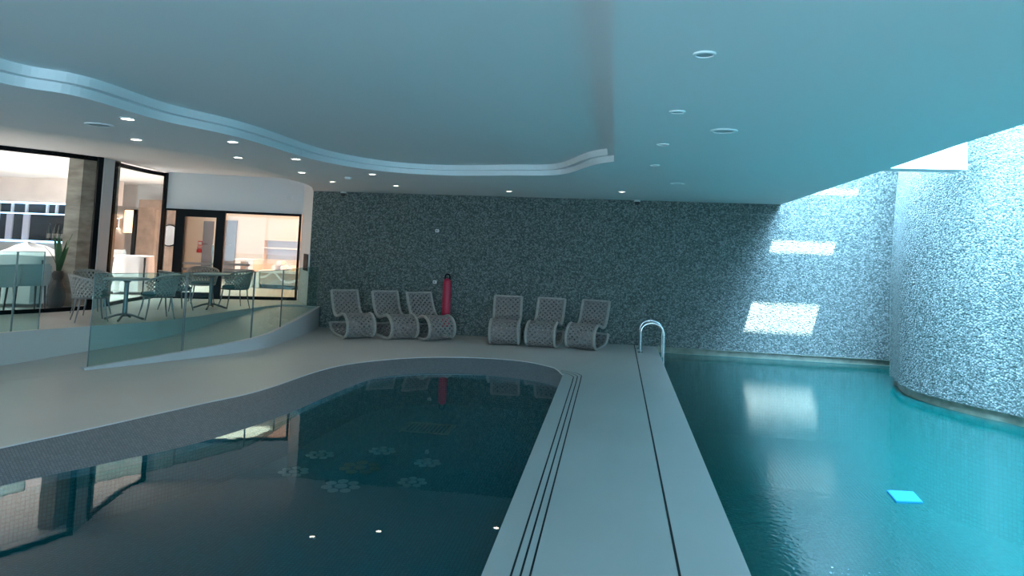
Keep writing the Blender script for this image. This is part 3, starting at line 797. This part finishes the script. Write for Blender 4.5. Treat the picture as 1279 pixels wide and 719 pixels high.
T1 = at(155, 399, ZT); T2 = at(262, 385, ZT)
tb = make_table('round grey pedestal table on the terrace, the nearer one by the pillar'); tb.location = T1
tb.scale = (.82,) * 3
dup(tb, T2, 0, 'round grey pedestal table on the terrace, the farther one in front of the black door')
def chair_at(px, py, target, lab, proto=[None]):
    p = at(px, py, ZT); d = target - p; rz = math.atan2(d.y, d.x)
    if proto[0] is None:
        proto[0] = make_chair(lab); proto[0].location = p; proto[0].rotation_euler = (0, 0, rz); proto[0].scale = (.88, .88, .86)
    else: dup(proto[0], p, rz, lab)
chair_at(111, 400.5, T1, 'woven terrace armchair at the near table, closest to the viewer on its left')
chair_at(113, 391.5, T1, 'woven terrace armchair at the near table, half hidden on its left by the pillar')
chair_at(195, 397.5, T1, 'woven terrace armchair on the right of the near table, back towards the pool')
chair_at(219, 387, T2, 'woven terrace armchair on the left of the far table')
chair_at(251, 377.5, T2, 'woven terrace armchair behind the far table, by the black door')
chair_at(292, 384, T2, 'woven terrace armchair on the right of the far table, near the orange window')

# ================================================================== BEHIND THE GLASS: restaurant
# stone column just inside
p = at(103, 381, ZT)
mb = MB(); ca = p + Vector((-.22, .05, 0))
mb.box((ca.x - .06, ca.y - .3, ZT), (ca.x + .22, ca.y + .62, 3.0)); struct(mb.build('trim_16', MT['stone']))
# bar: bulkhead, back unit, counter
YB = 17.0
zb1 = atY(45, 252.5, YB).z; x0 = -16.9; x1 = atY(137, 250, YB).x
mb = MB(); mb.box((x0, YB, zb1), (x1, YB + .5, 3.0)); struct(mb.build('wall_bar', MT['travertine']))
mb = MB(); mb.box((atY(137, 300, 18.8).x - .3, 18.8, ZT), (atY(171, 300, 18.8).x, 18.95, 3.0)); struct(mb.build('wall_lounge', MT['travertine']))
zl2 = atY(45, 266, YB).z; zl3 = atY(72, 301.5, YB).z; x2 = atY(87.5, 280, YB).x
t = thing('bar_unit', 'black back bar unit with blue lit shelves behind the white tables', 'bar', (0, 0, 0))
MB().box((x0 + .1, YB + .45, ZT), (x2 + .6, YB + .55, zb1)).build('back_panel', MT['barblack'], t)
MB().box((x0 + .1, YB + .1, zl2 - .03), (x2 + .02, YB + .45, zl2)).build('shelf', MT['barblack'], t)
MB().box((x0 + .1, YB + .1, zl3 - .05), (x2 + .02, YB + .45, zl3)).build('shelf', MT['barblack'], t)
MB().box((x0 + .1, YB + .08, zl2 - .03), (x2 + .02, YB + .1, zl2 + .0)).build('led_strip', MT['led'], t)
MB().box((x0 + .1, YB + .08, zl3 - .05), (x2 + .02, YB + .1, zl3)).build('led_strip', MT['led'], t)
MB().box((x0 + .1, YB + .08, zb1 - .04), (x2 + .02, YB + .1, zb1)).build('led_strip', MT['led'], t)
MB().box((x0 + .1, YB + .1, ZT), (x2 + .02, YB + .4, zl3 - .06), bev=.01).build('counter_front', MT['greyplastic'], t)
for px in (8, 26, 52, 64): 
    xx = atY(px, 270, YB).x; MB().box((xx - .03, YB + .15, zl2), (xx + .03, YB + .2, zb1 - .04)).build('upright', MT['trim'], t)
for px in (6, 27): 
    xx = atY(px, 270, YB).x; MB().box((xx - .09, YB + .15, zl3), (xx + .09, YB + .2, zl2 - .03)).build('upright', MT['lilac'], t)
# bottles on the bar shelf
bp = None
blab = ['dark wine bottle on the bar shelf, nearest the stone column', 'dark wine bottle on the bar shelf, second from the stone column', 'dark wine bottle on the bar shelf, third from the stone column', 'dark wine bottle on the bar shelf, fourth from the stone column', 'dark wine bottle on the bar shelf, furthest from the stone column']
for i, px in enumerate((84, 79, 73, 68, 61)):
    q = Vector((atY(px, 290, YB + .28).x, YB + .28, zl3))
    if bp is None:
        bp = thing('wine_bottle', blab[0], 'bottle', q, 0, 'bottles on the bar shelf')
        mb = MB(); mb.lathe([(.05, 0), (.052, .02), (.052, .26), (.03, .33), (.02, .36), (.02, .46)], 14); mb.build('glass_body', MT['bottle'], bp, smooth=True)
        mb = MB(); mb.lathe([(.054, .08), (.054, .2)], 14); mb.build('paper_label', MT['label'], bp)
        mb = MB(); mb.lathe([(.022, .42), (.022, .47)], 10); mb.build('cap', MT['black'], bp)
    else: dup(bp, q, 0, blab[i])

def cloth_table(px, py, rx, ry, zt_, label, hump=0):
    p = at(px, py, ZT); t = thing('cloth_table', label, 'table', p, R(20), 'white clothed restaurant tables')
    mb = MB(); n = 48; rows = []
    def sup(a, r):                                             # rounded square
        c, s = math.cos(a), math.sin(a); k = (abs(c) ** 5 + abs(s) ** 5) ** (-.2)
        return c * k * rx * r, s * k * ry * r
    for r, z, w in ((.0, zt_, 0), (.5, zt_, 0), (.97, zt_, 0), (1.0, zt_ - .02, 0), (1.03, zt_ - .2, .02), (1.06, zt_ - .42, .045), (1.08, .06, .06)):
        row = []
        for k in range(n):
            a = 2 * math.pi * k / n; q = sup(a, r + w * math.sin(a * 11 + 1) + w * .5 * math.sin(a * 17))
            hz = hump * max(0, 1 - r) ** .5 * (1 + .2 * math.sin(3 * a)) if r < .98 else 0
            row.append((q[0], q[1], z + hz))
        rows.append(row)
    mb.strip(rows, closed=True); mb.build('table_cloth', MT['cloth'], t, smooth=True)
    for sx in (-1, 1):
        for sy in (-1, 1): MB().box((sx * rx * .85 - .02, sy * ry * .85 - .02, 0), (sx * rx * .85 + .02, sy * ry * .85 + .02, zt_ - .03)).build('leg', MT['dark'], t)
    return t
cloth_table(28, 380, .48, .48, .80, 'restaurant table under a white cloth behind the pale high backed chair', .22)
cloth_table(-48, 374, .45, .45, .80, 'restaurant table under a white cloth, cut by the left edge of the photo', .12)
cloth_table(164, 366, .34, .34, .78, 'round white clothed table seen through the curved corner window')

def dining_chair(px, py, rz, label):
    p = at(px, py, ZT); p.z += .003; t = thing('dining_chair', label, 'chair', p, rz, 'pale high backed restaurant chairs')
    MB().box((-.23, -.23, .40), (.23, .23, .47), bev=.02).build('seat', MT['greyfabric'], t)
    mb = MB(); m = MB(); m.box((-.26, -.24, .42), (-.20, .24, .74), bev=.025)
    mb.add([Vector((v[0] - (v[2] - .42) * .12, v[1], v[2])) for v in m.v], m.f); mb.build('backrest', MT['greyfabric'], t)
    for sx in (-1, 1):
        for sy in (-1, 1):
            mb = MB(); mb.tube([(sx * .19, sy * .19, .41), (sx * .22, sy * .21, 0)], [.018, .012], 8); mb.build('leg', MT['dark'], t, smooth=True)
dining_chair(30, 388.5, R(150), 'pale grey high backed dining chair standing just behind the restaurant window')
dining_chair(-12, 392, R(160), 'pale grey high backed dining chair cut by the left edge of the photo')

def shell_chair(px, py, rz, label):
    p = at(px, py, ZT); p.z += .004; t = thing('shell_armchair', label, 'armchair', p, rz, 'grey plastic restaurant armchairs')
    MB().box((-.24, -.24, .42), (.24, .24, .45), bev=.012).build('seat', MT['greyplastic'], t)
    mb = MB(); rows = []
    for z in (.46, .6, .75, .86):
        rows.append([(-.25 - (z - .46) * .2 - .03 * math.cos(y * 6), y * (1 - .1 * (z > .8)), z) for y in [-.23 + .46 * k / 10 for k in range(11)]])
    rows2 = [[(x - .02, y, z) for x, y, z in r] for r in rows]
    mb.strip(rows); mb.strip(rows2, flip=True); mb.strip([rows[-1], rows2[-1]]); mb.build('backrest', MT['greyplastic'], t, smooth=True)
    for s in (-1, 1):
        mb = MB(); mb.tube(spline([(-.27, s * .25, .66), (-.05, s * .27, .66), (.18, s * .27, .65), (.23, s * .26, .6), (.24, s * .25, .42)], 4), .014, 8); mb.build('armrest', MT['greyplastic'], t, smooth=True)
        for q in (-1, 1):
            mb = MB(); mb.tube([(q * .2, s * .2, .42), (q * .24, s * .23, 0)], .014, 8); mb.build('leg', MT['dark'], t, smooth=True)
shell_chair(64, 373, R(200), 'grey plastic armchair beside the tall dark pot inside the restaurant')
shell_chair(137, 362, R(-60), 'grey plastic armchair beside the round table behind the curved corner window')

# tall pot with plant
p = at(69, 384, ZT)
t = thing('potted_plant', 'tall charcoal pot with upright dark green leaves beside the stone column', 'potted plant', p)
mb = MB(); mb.lathe([(.09, 0), (.125, .05), (.14, .18), (.13, .3), (.085, .40), (.06, .45), (.085, .50), (.09, .56), (.065, .6)], 24); mb.build('pot', MT['pot'], t, smooth=True)
for k in range(9):
    a = 2 * math.pi * k / 9 + .3; l = .55 + .12 * math.sin(k * 2.1); ou = .05 + .08 * (k % 3) / 2
    mb = MB(); rows = [[], [], []]
    for j in range(7):
        v = j / 6; c = Vector((math.cos(a), math.sin(a), 0)); s = Vector((-c.y, c.x, 0)); q = c * (.02 + ou * v * v * 1.6) + Vector((0, 0, .56 + l * v)); w = .045 * math.sin(math.pi * (.12 + .88 * v)) + .002
        rows[0].append(q - s * w); rows[1].append(q - c * .008); rows[2].append(q + s * w)
    mb.strip(rows); mb.build('leaf', MT['leaf'], t, smooth=True)

# wall sconce, and picture panel whose warm light is put in as emission
YL = 18.8
p = atY(150.5, 279, YL); t = thing('wall_sconce', 'steel cylinder wall sconce glowing up and down on the lounge wall', 'wall light', p)
mb = MB(); mb.lathe([(.05, -.14), (.05, .14)], 16, (0, -.09, 0)); mb.build('cylinder', MT['steel'], t, smooth=True)
for z in (-.145, .14):
    mb = MB(); mb.lathe([(.04, z), (.04, z + .005)], 16, (0, -.09, 0)); mb.build('bulb', MT['lamp'], t)
a = atY(156, 262, YL - .04); b = atY(168, 291, YL - .04)
t = thing('picture_panel', 'square picture panel given a warm glow beside the steel sconce', 'wall panel', ((a.x + b.x) / 2, YL - .03, (a.z + b.z) / 2))
MB().box((-(b.x - a.x) / 2, -.02, -(a.z - b.z) / 2), ((b.x - a.x) / 2, .0, (a.z - b.z) / 2), bev=.008).build('picture_face', MT['picglow'], t)
MB().box((-(b.x - a.x) / 2 - .02, .0, -(a.z - b.z) / 2 - .02), ((b.x - a.x) / 2 + .02, .03, (a.z - b.z) / 2 + .02)).build('backplate', MT['wood'], t)
# partition with a grey door between lounge and reception
YP = 18.6
# ---- reception behind the black door
YR = 19.3
zq = atY(180, 262, 18.4).z
mb = MB(); mb.box((atY(167, 300, 18.4).x, 18.4, ZT), (atY(199, 300, 18.4).x, 18.55, zq)); pw = struct(mb.build('wall_partition', MT['wood']))
mb = MB(); mb.box((atY(167, 300, 18.4).x, 18.4, zq), (atY(199, 300, 18.4).x, 18.55, 3.0)); struct(mb.build('wall_bulkhead', MT['trim']))
for q in (168, 176, 185, 191):
    xx = atY(q, 300, 18.4).x; MB().box((xx - .05, 18.33, ZT), (xx + .05, 18.4, zq)).build('door_post', MT['dark'], pw)
MB().box((atY(167, 300, 18.4).x, 18.33, zq - .14), (atY(199, 300, 18.4).x, 18.4, zq)).build('door_head', MT['dark'], pw)
mb = MB(); mb.box((-12.4, YR, ZT), (-5.2, YR + .1, 3.0)); struct(mb.build('wall_lobby', MT['warmwall']))
a = atY(198, 262, 18.0); b = atY(217, 372, 18.0)
mb = MB(); mb.box((a.x - .6, 18.0, ZT), (atY(222, 300, 18.).x, 18.1, 2.55)); struct(mb.build('wall_wood', MT['wood']))
p = atY(212, 294, 17.95); t = thing('round_mirror', 'round wall mirror on the brown wood wall left of the black door', 'mirror', p)
rr = .27
for nm, r0, m, d in (('mirror_frame', rr + .03, MT['black'], 0), ('mirror_glass', rr, MT['mirror'], -.012)):
    mb = MB(); mb.tube([(0, .02 + d, 0), (0, d - .01, 0)], r0, 36); mb.build(nm, m, t)
def lobby_door(xa, xb, ytop, Y, num):
    a = atY(xa, ytop, Y); b = atY(xb, ytop, Y)
    o = struct(MB().box((a.x, Y - .05, ZT), (b.x, Y, a.z)).build('door_%d' % num, MT['greydoor']))
    mb = MB(); mb.tube([(b.x - .1, Y - .06, 1.38), (b.x - .1, Y - .11, 1.38), (b.x - .24, Y - .11, 1.38)], .012, 8); mb.build('door_handle', MT['steel'], o, smooth=True)
lobby_door(256, 268, 276, YR - .01, 2)
lobby_door(283, 297, 275, YR - .01, 3)
p = atY(250, 308, YR); t = thing('fire_call_point', 'red and white fire call point signs on the pale wall seen through the door glass', 'sign', p)
MB().box((-.07, -.02, .03), (.07, 0, .17), bev=.004).build('upper_sign', MT['signred'], t)
MB().box((-.05, -.026, .06), (.05, -.02, .14)).build('sign_symbol', MT['plastic'], t)
MB().box((-.08, -.02, -.06), (.08, 0, .01), bev=.004).build('middle_sign', MT['signred'], t)
MB().box((-.06, -.025, -.035), (.06, -.02, -.015)).build('sign_symbol', MT['plastic'], t)
MB().box((-.08, -.05, -.17), (.08, 0, -.07), bev=.01).build('call_box', MT['signred'], t)
# niche shelf and desk
a = atY(334, 300, YR - .05); b = atY(375, 325, YR - .05); sh = atY(350, 310, YR - .05).z
t = thing('wall_shelf_unit', 'lilac grey recessed wall shelf above the reception desk', 'shelf', (0, 0, 0))
MB().box((a.x, YR - .03, b.z), (b.x + .3, YR, a.z)).build('back_panel', MT['lilac'], t)
MB().box((a.x, YR - .22, sh - .02), (b.x + .3, YR - .03, sh + .02), bev=.005).build('shelf', MT['plastic'], t)
MB().box((a.x - .03, YR - .22, b.z), (a.x, YR - .0, a.z + .03)).build('side_panel', MT['warmwall'], t)
MB().box((a.x, YR - .22, a.z), (b.x + .3, YR - .0, a.z + .03)).build('top_panel', MT['warmwall'], t)
YD = 16.6
a = atY(325, 338, YD); b = atY(372, 369, YD); zt2 = a.z
t = thing('reception_desk', 'brown reception desk with a white wave ribbon behind the orange window', 'desk', ((a.x + b.x) / 2, YD + .3, ZT))
hw = (b.x - a.x) / 2; ht = zt2 - ZT
MB().box((-hw, -.28, .10), (hw + .2, .28, ht - .04)).build('front_panel', MT['desk'], t)
MB().box((-hw + .03, -.25, 0), (hw + .2, .25, .10)).build('plinth', MT['dark'], t)
MB().box((-hw - .05, -.33, ht - .04), (hw + .22, .33, ht + .02), bev=.01).build('desk_top', MT['plastic'], t)
MB().box((-hw - .12, -.3, 0), (-hw - .02, .3, ht - .04), bev=.008).build('end_panel', MT['plastic'], t)
rows = [[], []]
for k in range(31):
    u = k / 30; z = ht - .18 + .14 * math.exp(-((u - .28) / .12) ** 2) - .10 * math.exp(-((u - .6) / .2) ** 2)
    rows[0].append((-hw + u * (2 * hw + .2), -.295, z)); rows[1].append((-hw + u * (2 * hw + .2), -.295, z + .055))
mb = MB(); mb.strip(rows); mb.strip([[(p[0], -.28, p[2]) for p in r] for r in rows[::-1]]); mb.strip([rows[1], [(p[0], -.28, p[2]) for p in rows[1]]]); mb.build('wave_ribbon', MT['plastic'], t)
a2 = atY(293, 323, YD); b2 = atY(312, 371, YD)
t = thing('side_cabinet', 'white side cabinet with a dark open niche left of the reception desk', 'cabinet', ((a2.x + b2.x) / 2, YD + .3, ZT))
hw2 = (b2.x - a2.x) / 2; h2 = a2.z - ZT
MB().box((-hw2, -.25, 0), (hw2, .25, h2 - .03), bev=.008).build('body', MT['plastic'], t)
MB().box((-hw2 - .02, -.27, h2 - .03), (hw2 + .02, .27, h2), bev=.006).build('cabinet_top', MT['plastic'], t)
MB().box((-.09, -.256, h2 - .30), (.11, -.248, h2 - .06)).build('niche', MT['wood'], t)
MB().box((-hw2 + .03, -.262, .05), (hw2 - .03, -.25, h2 - .36), bev=.004).build('door', MT['white'], t)
tl = ['rolled white towel at the left end of the heap on the reception desk', 'rolled white towel on top of the heap on the reception desk', 'rolled white towel in the middle of the heap on the reception desk', 'rolled white towel at the right of the heap on the reception desk']
base = Vector(((a.x + b.x) / 2, YD + .3, zt2 + .02)); tp = None
for i, (dx, dz, rz) in enumerate(((-.22, 0, 80), (-.12, .115, 95), (-.02, 0, 100), (.2, 0, 88))):
    q = base + Vector((dx, 0, dz))
    if tp is None:
        tp = thing('rolled_towel', tl[0], 'towel', q, R(rz), 'white towels on the reception desk')
        mb = MB(); mb.tube([(-.16, 0, .065), (-.15, 0, .065), (.15, 0, .065), (.16, 0, .065)], [.05, .065, .065, .05], 14); mb.build('roll', MT['cloth'], tp, smooth=True)
        mb = MB(); mb.tube([(-.162, 0.0, .065), (.162, 0, .065)], .022, 10); mb.build('inner_roll', MT['cloth'], tp, smooth=True)
    else: dup(tp, q, R(rz), tl[i])

# ================================================================== LIGHT
wd = bpy.data.worlds.new('world'); sc.world = wd; wd.use_nodes = True
bg = wd.node_tree.nodes['Background']; bg.inputs[0].default_value = (.62, .87, 1.0, 1); bg.inputs[1].default_value = 4.0
sl = bpy.data.lights.new('sun', 'SUN'); sl.energy = 52; sl.angle = R(.5); sl.color = (.85, .96, 1)
so = bpy.data.objects.new('sun', sl); C.objects.link(so); so.rotation_euler = sun_d.to_track_quat('-Z', 'Y').to_euler(); so.location = (3, 5, 12)
def area(name, loc, sx, sy, e, col, rot=(0, 0, 0)):
    l = bpy.data.lights.new(name, 'AREA'); l.shape = 'RECTANGLE'; l.size = sx; l.size_y = sy; l.energy = e; l.color = col
    o = bpy.data.objects.new(name, l); C.objects.link(o); o.location = loc; o.rotation_euler = rot; return o
SKY = (.38, .68, 1.0)
area('rooflight', (3.6, 5.6, ZR - .03), 1.9, 11, 3900, SKY)
area('rooflight', (3.7, 12.3, ZL - .03), 1.3, 1.6, 260, SKY)
area('restaurant_light', (-12.2, 13.0, 2.95), 4, 6, 380, (1, .97, .96)).data.spread = R(115)
area('restaurant_light', (-12.8, 5.0, 2.95), 3, 8, 170, (1, .97, .96)).data.spread = R(110)
area('reception_light', (-6.6, 17.2, 2.9), 1.6, 2.5, 85, (1, .34, .08))
area('lobby_light', (-9.2, 16.4, 2.9), 1.5, 2, 27, (1, .80, .62))

po_ = area('window_portal', (-1, -5.1, 1.26), 6, 2.4, 170, (.36, .70, 1.0), (R(90), 0, 0))
vs = sc.view_settings
vs.view_transform = 'Standard'; vs.look = 'None'; vs.exposure = 0.7; vs.gamma = 1; vs.use_curve_mapping = False
sc.cycles.max_bounces = 12; sc.cycles.diffuse_bounces = 5; sc.cycles.glossy_bounces = 5; sc.cycles.transparent_max_bounces = 24
sc.cycles.caustics_reflective = False; sc.cycles.caustics_refractive = False
sc.cycles.sample_clamp_indirect = 6
